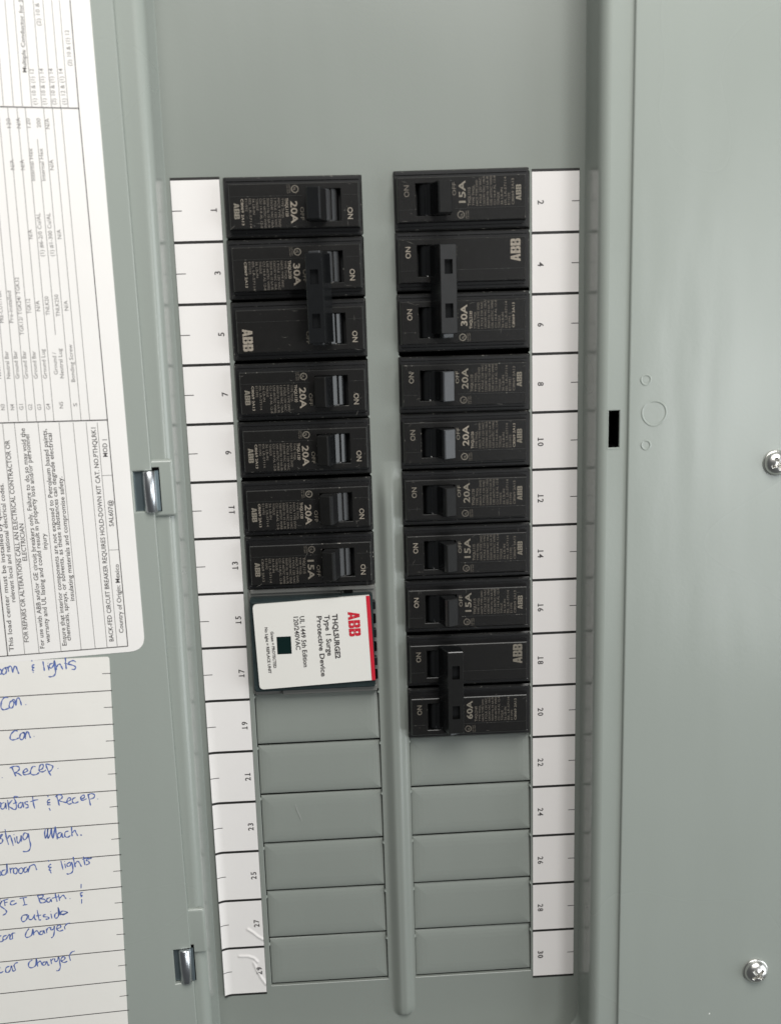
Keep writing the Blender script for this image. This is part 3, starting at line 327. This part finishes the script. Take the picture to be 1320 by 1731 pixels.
so = MB(); so.well(SL[0]+.001, SL[1]-.001, SL[2]+.001, SL[3]-.001, FZ+.007, FZ-.06, PAINT, ch=.004, mc=PAINT)
so.grid(SL[0]-.012, SL[1]+.004, SL[2]-.012, SL[3]+.004, FZ+.007, [(SL[0]+.001, SL[1]-.001, SL[2]+.001, SL[3]-.001)], PAINT)
part('latch_slot', so, LC, label='rectangular black latch slot in the frame')
# outer cover plate with its rolled step
cv = MB(); PZ = .958
pp = [(3.91, FZ), (3.935, FZ+.002), (3.955, FZ+.012), (3.968, PZ-.014), (3.978, PZ-.003), (3.992, PZ), (9.0, PZ)]
for a, b in zip(pp[:-1], pp[1:]):
    cv.add([(a[0], -11, a[1]), (b[0], -11, b[1]), (b[0], 14.2, b[1]), (a[0], 14.2, a[1])], [(0, 1, 2, 3)], PAINT, a[0] < 3.99)
part('cover_plate', cv, LC)
for (x, y, r, nick) in ((4.24, 4.05, .078, 0), (4.388, 3.50, .20, 1), (4.262, 2.978, .072, 1)):
    k = MB(); vs = []; n = 64; m_ = 8
    for i in range(n+1):
        a = 2*math.pi*i/n+1.9
        rr = r*(1+.02*math.sin(3*a)); amp = .0105*(.75+.35*math.sin(2*a+1))
        if nick and i < 5: amp *= .1
        for j in range(m_+1):
            u = -1+2*j/m_; vs.append((x+math.cos(a)*(rr+u*.022), y+math.sin(a)*(rr+u*.022), PZ+.0006+(amp*(math.cos(u*math.pi)+1)/2*(1 if True else 1))))
    k.add(vs, [(i*(m_+1)+j, i*(m_+1)+j+1, (i+1)*(m_+1)+j+1, (i+1)*(m_+1)+j) for i in range(n) for j in range(m_)], PAINT, True)
    part('pressed_circle', k, LC, label='large pressed circle' if r > .1 else 'small pressed circle')
ch_ = MB(); ch_.add([(5.70+.014*math.cos(a)*(1+.3*math.sin(2*a)), -7.81+.02*math.sin(a), PZ+.002) for a in [2*math.pi*i/10 for i in range(10)]], [tuple(range(10))], mat('chipped_paint', (0.7, 0.7, 0.68), 0.6))
part('paint_chip', ch_, LC)
# hinge bosses, hinges
for (yt, yb, ho) in ((3.03, 2.09, 0.0), (-5.05, -5.93, -0.018)):
    b = MB(); x0, x1 = -4.6, -3.478+ho*0+(-0.028 if yb < 0 else 0.0)
    bm = bmesh.new(); bmesh.ops.create_cube(bm, size=1)
    for v in bm.verts: v.co = ((x0+x1)/2+v.co.x*(x1-x0), (yt+yb)/2+v.co.y*(yt-yb), .93+v.co.z*.055+(-.035 if (v.co.x > 0 and v.co.z > 0) else 0)*0)
    bmesh.ops.bevel(bm, geom=[e for e in bm.edges if max(e.verts[0].co.z, e.verts[1].co.z) > .95 and min(e.verts[0].co.z, e.verts[1].co.z) > .9], offset=.055, segments=6, affect='EDGES', profile=.5)
    bm.verts.index_update(); b.add([v.co.copy() for v in bm.verts], [[v.index for v in f.verts] for f in bm.faces], PAINT, True); bm.free()
    part('hinge_boss', b, LC)
for (cx, cy, hl) in ((-3.872, 2.525, .335), (-3.905, -6.125, .33)):
    h = MB(); h.rect(cx+.0, cx+.17, cy-hl-.005, cy+hl+.055, .9612, DARK)
    h.extr([(cx+.05, .965), (cx+.125, .965), (cx+.155, .972), (cx+.15, .985), (cx+.10, .995), (cx+.05, 1.0)], cy-hl+.01, cy+hl+.0, STEELD, smooth=True)
    part('hinge_leaf', h, LC)
    h = MB(); h.cyl((cx+.005, 0.985), .108, cy-hl, cy+hl, STEEL)
    h.box(cx-.27, cx-.10, cy-hl+.005, cy+hl-.005, .90, .962, STEELD, .01)  # dark plate added to stand for shade on the cutout floor
    h.box(cx-.12, cx-.04, cy-hl+.01, cy+hl-.01, .90, .99, STEELD, .01)
    part('hinge_barrel', h, LC)
# screws
for (x, y, r) in ((6.455, 2.60, .195), (6.535, -6.95, .215)):
    s_ = MB(); NR, NA = 60, 160; ang = 0.75 if y < 0 else 0.45; vs = []
    for a_i in range(NR+1):
        rr = r*math.sin(math.pi/2*a_i/NR)
        for k_ in range(NA):
            t = 2*math.pi*k_/NA; px, py = rr*math.cos(t), rr*math.sin(t); z = .66*math.sqrt(max(0, r*r-rr*rr))
            qx, qy = abs(px*math.cos(ang)+py*math.sin(ang)), abs(-px*math.sin(ang)+py*math.cos(ang))
            lo_, hi_ = min(qx, qy), max(qx, qy)
            dpt = max(0, 1-(lo_/(.13*r))**4)*max(0, min(1, (.60*r-hi_)/(.14*r))); dpt = max(dpt, max(0, min(1, (.24*r-rr)/(.08*r))))
            vs.append((px, py, z-dpt*.42*r))
    s_.add(vs, [(a_i*NA+k_, (a_i+1)*NA+k_, (a_i+1)*NA+(k_+1) % NA, a_i*NA+(k_+1) % NA) for a_i in range(NR) for k_ in range(NA)], NICKEL, True)
    o = part('cover_screw', s_, LC, label='bright cross-head screw at the right edge' if y > 0 else 'bright cross-head screw low on the cover plate')
    o.location = Vector((x, y, PZ+.03))*IN
    wm = MB(); n = 40; rr = [(r*1.08, 0.0), (r*1.10, .02), (r*1.0, .034), (r*.8, .036)]
    wm.add([(q*math.cos(2*math.pi*i/n), q*math.sin(2*math.pi*i/n), z) for q, z in rr for i in range(n)], [(k*n+i, k*n+(i+1) % n, (k+1)*n+(i+1) % n, (k+1)*n+i) for k in range(3) for i in range(n)], NICKEL, True)
    wo = part('head_rim', wm, o); wo.location = Vector((0, 0, -.03))*IN

# door, opened a little short of flat
DA = math.radians(7.0)
DOORM = Matrix.Translation(Vector((D['Xh'], 0, 1.0))*IN) @ Matrix.Rotation(DA, 4, 'Y')
door = bpy.data.objects.new('panel_door', None); COL.objects.link(door); door.parent = LC
door.matrix_local = DOORM; door['label'] = 'open grey panel door carrying the paper labels'
ex = lambda y: 0.004-0.0037*y
pts = [(-5.2, 13.5), (ex(13.5), 13.5)]
for yt, yb, xi in ((2.865, 2.20, -.305), (-5.79, -6.465, -.285)): pts += [(ex(yt), yt), (xi, yt), (xi, yb), (ex(yb), yb)]
pts += [(ex(-10.5), -10.5), (-5.2, -10.5)]
bm = bmesh.new(); vs = [bm.verts.new((x, y, 0)) for x, y in pts]; f = bm.faces.new(vs); f.normal_update()
if f.normal.z < 0: f.normal_flip()
r_ = bmesh.ops.extrude_face_region(bm, geom=[f]); nv = [g for g in r_['geom'] if isinstance(g, bmesh.types.BMVert)]
for v in bm.verts:
    if v not in nv: v.co.z = -.10
bmesh.ops.recalc_face_normals(bm, faces=bm.faces[:])
top = [e for e in bm.edges if all(v.co.z > -.01 for v in e.verts)]
bmesh.ops.bevel(bm, geom=top, offset=.022, segments=3, affect='EDGES', profile=.5)
bmesh.ops.triangulate(bm, faces=[f for f in bm.faces if len(f.verts) > 4])
bm.verts.index_update(); dm = MB(); dm.add([v.co.copy() for v in bm.verts], [[v.index for v in f.verts] for f in bm.faces], PAINT); bm.free()
part('door_sheet', dm, door)
hh_ = MB()
# ------------------------------------------------------------------ labels stuck to the door
def door_thing(name, label, cat):
    o = bpy.data.objects.new(name, None); COL.objects.link(o); o.matrix_world = Matrix.Translation(BASE) @ R90 @ DOORM
    return tag(o, label, cat)
def roundpoly(c, r, n=8):
    out = []
    for i in range(len(c)):
        p, a, b = Vector(c[i]), Vector(c[i-1]), Vector(c[(i+1) % len(c)])
        da, db = (a-p), (b-p); ri = r[i]
        if ri == 0: out.append(tuple(p)); continue
        A = p+da.normalized()*ri; B_ = p+db.normalized()*ri
        for k in range(n+1): t = k/n; q = A*(1-t)**2+p*2*t*(1-t)+B_*t*t; out.append(tuple(q))
    return out
def sheet(poly, z, th, m):
    s = MB(); n = len(poly); s.add([(x, y, z+th) for x, y in poly], [tuple(range(n))], m)
    s.add([(x, y, z+th) for x, y in poly]+[(x, y, z) for x, y in poly], [(i, (i+1) % n, n+(i+1) % n, n+i) for i in range(n)], m); return s
wl = door_thing('wiring_label', 'large white printed wiring label with ruled table, upper part of the door', 'label')
(ax, ay), (bx, by), (cx_, cy_) = D['lab']
tl = (ax+(ax-bx)*.35, ay+(ay-by)*.35)
poly = roundpoly([tl, (cx_-.6, tl[1]+.1), (cx_-.6, cy_-.048), (bx, by)], [0, 0, 0, .26])
part('label_paper', sheet(poly, .001, .006, WPAPER), wl)
k = MB()
for x0, y0, x1, y1, wd in D['rules']: k.ribbon([(x0, y0), (x1, y1)], wd, .0085 if wd < .012 else .0092, INKM if wd < .012 else INK)
part('table_ruling', k, wl)
k = MB()
for s, x, y, a, L, h, b in D['texts']: k.text(s, x, y, .0095, a, h, INK if b else INKM, length=L, bold=.007 if b else .004)
part('printed_text', k, wl)
hc = door_thing('circuit_directory_card', 'ruled cream card with blue handwriting, lower part of the door', 'card')
c = D['card']; poly = roundpoly([c[0], c[1], c[2], c[3], c[4], c[5]], [0, .02, .02, 0, 0, 0], 4)
poly = [(c[0][0]-.8, c[0][1]-.03), tuple(c[0])]+[tuple(p) for p in roundpoly([c[0], (c[2][0]-.008, c[1][1]), c[4]], [0, .05, 0], 6)[1:-1]]+[tuple(c[3]), (c[3][0]-.08, -9.6), (c[0][0]-.8, -9.4)]
part('card_paper', sheet(poly, .001, .005, CARD), hc)
k = MB()
for x0, y0, x1, y1, wd in D['cl']: k.ribbon([(x0, y0), (x1, y1)], wd, .0075, INK)
dx, dy = D['cl'][9][0]-D['cl'][8][0], D['cl'][9][1]-D['cl'][8][1]
part('ruled_lines', k, hc)
k = MB()
for i, s in enumerate(D['strokes']):
    p = catmull([tuple(q) for q in s], 5); n = len(p)
    wv = [.0195+.006*math.sin(j*.9+i) for j in range(n)]; wv[0] *= .6; wv[-1] *= .6
    if n == 2: wv = [.018, .016]
    k.ribbon(p, wv, .0085+.00004*(i % 20), PEN)
part('handwriting', k, hc)

# ------------------------------------------------------------------ numbered strips
def strip(side):
    left = side < 0; xi, xo = side*2.55, side*3.347
    t = thing('number_strip', (side*2.95, 0, 0), 'white strip of odd numbers 1 to 29 beside the left breaker column' if left else 'white strip of even numbers 2 to 30 beside the right breaker column',
              'number strip', 'numbered strips beside the breakers')
    X = lambda x: x-side*2.95
    P_ = .9985; T0 = 7.485
    lo, hi = sorted((X(xi), X(xo)))
    def lift(x, y):
        if not left: return 0
        e = max(0, min(1, (-.5-y)/4)); u = max(0, (-(x+side*2.95) - 3.20)/.147); return .05*e*u*u
    ws = (-0.105 if left else 0.0)
    wob = lambda x, y: ((y-7.5)*.0026 if left else 0.0)
    b = MB(); nb = 12
    for j in range(31):
        for i in range(nb):
            y1, y0 = T0-j*P_*15/31, T0-(j+1)*P_*15/31; y0 -= .045 if j == 30 else 0
            q = [(lo+(hi-lo)*i/nb, y0), (lo+(hi-lo)*(i+1)/nb, y0), (lo+(hi-lo)*(i+1)/nb, y1), (lo+(hi-lo)*i/nb, y1)]
            b.add([(x+wob(x, y), y, .006+lift(x, y)) for x, y in q], [(0, 1, 2, 3)], SEP)
    part('strip_backing', b, t)
    for r in range(15):
        yt = T0-.045-r*P_; yb = yt-P_+.047
        nx, ny = 24, 24 if left and r >= 13 else 8
        def H(x, y):
            z = .0115+lift(x, y)
            if left and r >= 13:                  # creases in the last two cells
                for cr_ in CRE:
                    dm = 9
                    for a, bb in zip(cr_[:-1], cr_[1:]):
                        vx, vy = bb[0]-a[0], bb[1]-a[1]; tt = max(0, min(1, ((x-a[0])*vx+(y-a[1])*vy)/(vx*vx+vy*vy)))
                        dm = min(dm, math.hypot(x-a[0]-vx*tt, y-a[1]-vy*tt))
                    z += .015*math.exp(-(dm/.024)**2)
            return z
        if left and r >= 13: nx, ny = 64, 64
        c = MB(); vs = []
        for j in range(ny+1):
            for i in range(nx+1):
                x = lo+.004+(hi-lo-.008)*i/nx; y = yb+(yt-yb)*j/ny; vs.append((x+wob(x, y), y, H(x, y)))
        c.add(vs, [(j*(nx+1)+i, j*(nx+1)+i+1, (j+1)*(nx+1)+i+1, (j+1)*(nx+1)+i) for j in range(ny) for i in range(nx)], PAPER, True)
        ym = (yt+yb)/2
        co = part('number_cell', c, t, loc=(0, ym, 0))
        dmb = MB(); num = str(2*r+1 if left else 2*r+2); ww = wob(0, ym)
        adv = .088; tot = adv*len(num)
        for q_, chh in enumerate(num):
            off = -tot/2+adv*(q_+.5)
            if left: px, py, an = X(xi)-.070+ww, ym+off, math.pi/2
            else: px, py, an = X(xi)+.100, ym-.01-off, -math.pi/2
            dmb.text(chh, px, py, .0135, an, .104, INK, align='C', bold=.02)
            if chh == '1': sgn = 1 if left else -1; dmb.rect(*sorted((px, px-sgn*.014)), py-.030, py+.030, .0135, INK)
        dmb.v = [(vx, vy, H(vx, vy)+(.002 if r < 14 else .009)) for vx, vy, vz in dmb.v]
        dig = part('printed_number', dmb, co, loc=(0, ym, 0)); dig.location = (0, 0, 0)
        tk = MB(); tl_ = .16 if left else .125; xo_ = X(xo)
        pp_ = [xo_*1.0+(-side)*tl_*i/8 for i in range(9)]
        p2 = [(x+ww, ym, .0128+lift(x, ym)) for x in pp_]; th = .007
        tk.add([(x, y-th, z) for x, y, z in p2]+[(x, y+th, z) for x, y, z in p2], [(i, i+1, 10+i, 9+i) for i in range(8)], INK)
        tko = part('tick_mark', tk, co, loc=(0, ym, 0)); tko.location = (0, 0, 0)
CRE = [[(.112, -6.13), (.20, -6.20), (.30, -6.30), (.40, -6.37)], [(-.078, -6.690), (.088, -6.702), (.19, -6.745), (.255, -6.83)], [(.185, -6.85), (.235, -7.005), (.31, -7.18), (.395, -7.33)]]
strip(-1); strip(1)

# ------------------------------------------------------------------ breakers
OX = .0                                        # local frame: x runs outward along the pole, y is the reading direction, z out
HX = (.33, .905, -.262, .262)                  # handle opening
PADX = (.05, 2.135); PADY = .35; PZT = .25
def pole_case(seed, y0=0.0, ledge=True):
    s = MB(); r = random.Random(seed)
    s.box(0.0, 2.225, y0-.478, y0+.478, -.40, .055, LEDGE, .014, 1, EDGE)
    # stepped shoulder lines on the ledges
    for sy in (-1, 1):
        a, b = sorted((y0+sy*.405, y0+sy*.46)); s.box(.03, 2.19, a, b, .05, .072, LEDGE, .008, 1, EDGE)
    # raised pad with handle opening
    x0, x1 = PADX; c = .013
    h = (HX[0], HX[1], y0+HX[2], y0+HX[3])
    s.grid(x0+c, x1-c, y0-PADY+c, y0+PADY-c, PZT, [h], BLACK)
    o_ = [(x0, y0-PADY), (x1, y0-PADY), (x1, y0+PADY), (x0, y0+PADY)]; i_ = [(x0+c, y0-PADY+c), (x1-c, y0-PADY+c), (x1-c, y0+PADY-c), (x0+c, y0+PADY-c)]
    g_ = [(x0-.02, y0-PADY-.012), (x1+.02, y0-PADY-.012), (x1+.02, y0+PADY+.012), (x0-.02, y0+PADY+.012)]
    for k in range(4):
        j = (k+1) % 4
        s.quad((*o_[k], PZT-c), (*o_[j], PZT-c), (*i_[j], PZT), (*i_[k], PZT), EDGE)
        s.quad((*g_[k], .05), (*g_[j], .05), (*o_[j], PZT-c), (*o_[k], PZT-c), LEDGE)
    s.well(*h, PZT, -.12, DARK, ch=.008, mc=EDGE, floor=DARK)
    # moulded score lines
    for a, b in ((.06, .30), (.97, 2.12)):
        s.box(a, b, y0-.154-.004, y0-.154+.004, PZT-.002, PZT+.005, EDGE)
    s.box(.118, .124, y0-.154, y0+PADY-.02, PZT-.002, PZT+.003, BLACK)
    return s
def lever_single(y0=0.0, top=None, body=None):
    top = top or LEVERLIT
    s = MB()
    p = [(.37, -.05), (.375, .08), (.395, .16), (.41, .185), (.485, .234), (.497, .212), (.512, .212), (.585, .262), (.60, .30), (.665, .50), (.70, .545), (.725, .55), (.885, .47), (.895, .45), (.84, .22), (.85, -.05)]
    return s.extr(p, y0-.25, y0+.25, body or LEVER, tops={10: top, 11: top, 12: top}, bev=.012)
def lever_tall(y0=0.0, top=None, body=None):
    s = MB()
    p = [(.37, -.05), (.375, .08), (.395, .16), (.41, .185), (.485, .234), (.50, .215), (.515, .215), (.575, .262), (.665, .66), (.69, .685), (.87, .665), (.89, .64), (.85, .22), (.86, -.05)]
    return s.extr(p, y0-.25, y0+.25, body or LEVER, tops={9: top or LEVER}, bev=.016)
SPEC = ['TYPE THQL', 'HACR TYPE SWD', '1 POLE 120 VAC', '120/240 VAC 10kA', '50/60 Hz 10 kA IR', 'USE 60/75C WIRE', 'CU 14-8 AL 12-8', 'TORQUE', '36 LB-IN', 'ISS. LR-57114', 'E11592']
def printing(amp, code, y0=0.0, on=PRINT, big=PRINT, small=FAINT, single=True, seed=0, date=True, off=True, onjit=0.0):
    s = MB(); z = PZT+.0035; r = random.Random(seed); A = math.pi/2
    # text runs along +y, its top towards -x; baseline x is the larger x
    s.text('ON', .235+onjit, y0+.045+onjit, z, A, .088, on, length=.185, bold=.012)
    if off: s.text('OFF', .995, y0+.03+r.uniform(-.01, .02), z, A, .062, small if on is FAINT else MID, length=.205, bold=.004)
    if amp:
        s.text(amp, 1.148, y0-.070, z, A, .110, big, length=.35, bold=.022)
        s.text(code, 1.232, y0-.12, z, A, .048, big if big is PRINT else small, length=.29, bold=.016)
        ls = SPEC[:]; x = 1.295
        for q in ls:
            L = min(.46, .036*len(q)*r.uniform(.85, 1.0)); s.text(q, x, y0-.12, z, A, .038, small, length=L, bold=.008); x += .058
        s.text('C8069 2A13', x+.010, y0-.12, z, A, .042, big if date else small, length=.41, bold=.012)
        if single: logo(s, 2.060, y0-.055, z, A, .088, MID, 1.28)
        # listing mark
        cx, cy, n = 1.07, y0-.255, 22
        s.add([(cx+q*math.cos(2*math.pi*i/n), cy+q*math.sin(2*math.pi*i/n), z) for q in (.046, .060) for i in range(n)], [(i, (i+1) % n, n+(i+1) % n, n+i) for i in range(n)], small if big is MID else MID)
        s.text('U', cx+.02, cy-.028, z, A, .036, big); s.text('L', cx+.03, cy+.006, z, A, .032, big)
        s.text('LISTED', 1.165, y0-.325, z, A, .022, small, length=.13, bold=.01); s.text('C.B. UNIT', 1.20, y0-.325, z, A, .022, small, length=.14, bold=.01)
        s.box(1.05, 1.056, cy+.05, cy+.075, z-.002, z, small)
    return s
def bigmark(y0=0.0, m=PRINT):
    s = MB(); logo(s, 2.045, y0-.045, PZT+.0035, math.pi/2, .165, m); return s
def breaker(label, side, row, kind='single', amp='20A', code='THQL1120', tall=False, on=PRINT, big=PRINT, small=FAINT, seed=0, group='single pole breakers', dy=0.0, date=True, onjit=0.0, top=None, bs=1.0, bo=0.0, dull=False):
    # row: centre of the device counted in pole pitches from the top
    y = 7.0-row+dy; left = side < 0
    jr = random.Random(seed*7+1)
    t = thing('circuit_breaker' if kind == 'single' else 'double_pole_breaker', (-.262 if left else .272, y, 0), label, 'circuit breaker', group, rz=(math.pi if left else 0)+math.radians(jr.uniform(-.35, .35)))
    sf = MB()
    for q in range(7):                         # light scratches and scuffs on the pad
        sx, sy = (jr.uniform(.08, .3) if q % 2 else jr.uniform(.95, 2.1)), jr.choice([-.32, .30, .33, -.2, .1, .26])+jr.uniform(-.03, .03); an, ln = jr.uniform(-.5, .5)+(1.2 if jr.random() < .3 else 0), jr.uniform(.03, .13)
        if kind != 'single': sy += jr.choice([-.5, .5])
        sf.ribbon([(sx, sy), (sx+ln*math.cos(an)*.5, sy+ln*math.sin(an)*.5+.006), (sx+ln*math.cos(an), sy+ln*math.sin(an))], [.001, jr.uniform(.004, .008), .001], PZT+.0025, SCUFF)
    part('scuff_marks', sf, t)['kind'] = 'stuff'
    if kind == 'single':
        part('case', pole_case(seed), t)
        part('handle', lever_tall(0.0, top, dull and LEVERDULL) if tall else lever_single(0.0, top, dull and LEVERDULL), t)
        part('printed_text', printing(amp, code, on=on, big=big, small=small, seed=seed, date=date, onjit=onjit), t)
    else:
        # the rated pole sits on the reading-left (-y)
        for yy, sd in ((-.5, seed), (.5, seed+50)):
            part('pole_case', pole_case(sd, yy), t); part('handle', lever_single(yy, None, LEVERDULL if yy < 0 and seed == 3 else None), t)
        b = MB(); x0, x1, zt = .672, .945, .665
        hl = [(.745, .875, -.34-.115, -.34+.115), (.745, .875, .355-.115, .355+.115)]
        b.grid(x0+.012, x1-.012, -.70, .70, zt, hl, top or LEVER)
        for q in hl: b.well(*q, zt, zt-.09, DARK, floor=LEVER)
        P1 = [(.545, .31), (x0, zt-.012), (x0+.012, zt)]; P2 = [(x1-.012, zt), (x1, zt-.014), (x1-.03, .40), (.80, .36), (.6, .30)]
        pr = P1+P2; vs = [(x, yy, z) for yy in (-.712, -.70, .70, .712) for x, z in [((px*(.985)+.012 if abs(yy) > .705 else px), (pz-.010 if abs(yy) > .705 else pz)) for px, pz in pr]]
        n = len(pr)
        for k in range(3):
            for i in range(n):
                j = (i+1) % n
                if k == 1 and i == 2: continue
                b.add([vs[k*n+i], vs[k*n+j], vs[(k+1)*n+j], vs[(k+1)*n+i]], [(0, 1, 2, 3)], EDGE if i in (1, 3) and False else LEVER)
        b.add(vs[:n], [tuple(range(n))], LEVER); b.add(vs[-n:], [tuple(range(n))], LEVER)
        b.v = [(vx, vy*bs+bo, vz) for vx, vy, vz in b.v]
        part('handle_tie', b, t)
        part('printed_text', printing(amp, code, -.5, on=on, big=big, small=small, single=False, seed=seed), t)
        p = printing(None, None, .5, on=on, small=small, seed=seed+1); part('printed_text', p, t)
        part('maker_mark', bigmark(.5, big), t)
    return t
SCUFF = mat('pale_scuff', (0.09, 0.085, 0.075), 0.6)
breaker('top left black 20A breaker with a tall square handle, at number 1', -1, 0.02, tall=True, small=FAINT, seed=1, dull=True, dy=.0)
breaker('left column double pole 30A breaker with tie bar at numbers 3 and 5', -1, 1.49, 'double', '30A', 'THQL2130', seed=3, group='double pole breakers with handle ties')
breaker('black 20A breaker at number 7, directly under the left double pole breaker', -1, 3.015, seed=7, top=LEVERDIM, onjit=.01)
breaker('black 20A breaker at number 9, second below the left 30A tie bar breaker', -1, 3.995, seed=9, top=LEVERDIM, on=PRINT)
breaker('lowest 20A breaker of the left column, between the 20A and the 15A breaker', -1, 5.01, seed=11, dull=True, top=LEVERDIM, onjit=-.01)
breaker('black 15A breaker at number 13, directly above the white surge device', -1, 5.99, amp='15A', code='THQL1115', seed=13, dull=True, top=LEVERDIM, big=MID, date=False)
breaker('top right black 15A breaker with a tall handle and worn ON mark, at number 2', 1, -.02, amp='15A', code='THQL1115', tall=True, on=FAINT, big=MID, seed=2, top=LEVERDIM, date=False)
breaker('right column double pole 30A breaker with tie bar at numbers 4 and 6', 1, 1.445, 'double', '30A', 'THQL2130', seed=4, top=mat('charcoal_tie_face', (0.022, 0.0225, 0.023), 0.5, spec=0.3, var=0.2, vscale=300), bo=.035, group='double pole breakers with handle ties')
breaker('black 20A breaker at number 8, directly under the right 30A tie bar breaker', 1, 2.985, on=MID, big=MID, seed=8, date=False)
breaker('black 20A breaker with handle face coloured as if lit at number 10 in the right column', 1, 3.955, seed=10, on=MID)
breaker('lowest 20A breaker of the right column, at number 12 above two 15A breakers', 1, 4.945, on=MID, big=MID, seed=12, top=LEVERDIM, date=False)
breaker('black 15A breaker at number 14, directly below the last right column 20A breaker', 1, 5.93, amp='15A', code='THQL1115', seed=14, top=LEVERDIM, big=MID, date=False)
breaker('black 15A breaker at number 16, directly above the 60A double pole breaker', 1, 6.905, amp='15A', code='THQL1115', seed=16, top=LEVERDIM, big=MID, date=False, onjit=-.01)
breaker('lowest right double pole 60A breaker with tie bar at numbers 18 and 20', 1, 8.425, 'double', '60A', 'THQL2160', seed=18, top=LEVERDIM, bs=1.065, bo=.10, on=MID, big=MID, group='double pole breakers with handle ties')

# ------------------------------------------------------------------ surge protective device (numbers 15 and 17)
sd = thing('surge_protector', (-1.37, -.44, 0), 'white labelled surge protective device with red band, at numbers 15 and 17', 'surge protector')
b = MB(); b.box(-1.12, 1.12, -.985, .985, -.4, .03, SURGEG, .012)
b.box(-1.075, 1.095, .90, .975, .0, .085, SURGEG, .012); b.box(-.60, 1.09, -.985, -.875, .0, .12, SURGEG, .012); b.box(-1.08, -.62, -.985, -.89, 0, .07, SURGEG, .01)
part('housing_base', b, sd)
b = MB(); b.box(-1.085, 1.06, -.865, .845, 0, .24, SURGEB, .02, 2); b.box(-1.05, .4, .77, .80, .2, .262, SURGEB, .008); b.box(-1.09, -1.05, -.82, .7, .2, .25, SURGEB, .008)
part('housing', b, sd)
b = MB()
for k in range(6):
    y = .62-k*.26; b.box(1.03, 1.11, y-.075, y+.075, 0, .15, DARK if k % 2 else LEVER, .01)
b.box(.50, .53, .81, .89, .1, .2, LEVER, .005); b.box(.56, .72, .865, .90, .05, .12, DARK); part('vent_teeth', b, sd)
b = MB()
rot_ = -.0395
c0, c1, c2, c3 = (-2.400+1.37, .328+.44), (-.365+1.37, .405+.44), (-.312+1.37, -1.155+.44), (-2.358+1.37, -1.238+.44)
poly = roundpoly([c0, c1, c2, c3], [.075, .012, .012, .085], 6)
zt = .292; part('label_plate', sheet(poly, .23, zt-.23, SURGE), sd)
A2 = -math.pi/2+.025
k = MB(); e = .062
v01 = Vector(c1)-Vector(c0); v01.normalize(); a1 = Vector(c1); a2 = Vector(c2)
q = [tuple(a1-v01*e), tuple(a1+v01*.004), tuple(a2+v01*.004), tuple(a2-v01*e)]
k.add([(*p, zt+.004) for p in q], [(0, 1, 2, 3)], RED); part('red_band', k, sd)
P_ = lambda fx, fy: (c0[0]+(c1[0]-c0[0])*fx+((c3[0]-c0[0])*(1-fx)+(c2[0]-c1[0])*fx)*fy, c0[1]+(c1[1]-c0[1])*fx+((c3[1]-c0[1])*(1-fx)+(c2[1]-c1[1])*fx)*fy)
k = MB(); zz = zt+.005
x, y = P_(.805, .170); logo(k, x, y, zz, A2, .205, RED)
k2 = MB()
for s, fx, f0, f1, h, bo in (('THQLSURGE2', .672, .180, .705, .092, .032), ('Type 1 Surge', .605, .185, .665, .092, .02), ('Protective Device', .5375, .19, .905, .092, .02),
                             ('UL 1449 5th Edition', .393, .175, .775, .084, .016), ('120/240VAC', .340, .175, .565, .084, .016),
                             ('Green = PROTECTED', .135, .325, .757, .052, .022), ('No Light = REPLACE UNIT', .088, .272, .815, .052, .022)):
    xa, ya = P_(fx, f0); xb, yb = P_(fx, f1); k2.text(s, xa, ya, zz, math.atan2(yb-ya, xb-xa), h, INK, length=math.hypot(xb-xa, yb-ya), bold=bo)
part('maker_mark', k, sd); part('printed_text', k2, sd)
k = MB(); k.box(-2.015+1.37, -1.762+1.37, -.598+.44, -.272+.44, .2, zt+.003, LEVER, .004); k.box(-2.005+1.37, -1.772+1.37, -.588+.44, -.282+.44, .2, zt+.005, GLASS, .004); part('indicator_window', k, sd)
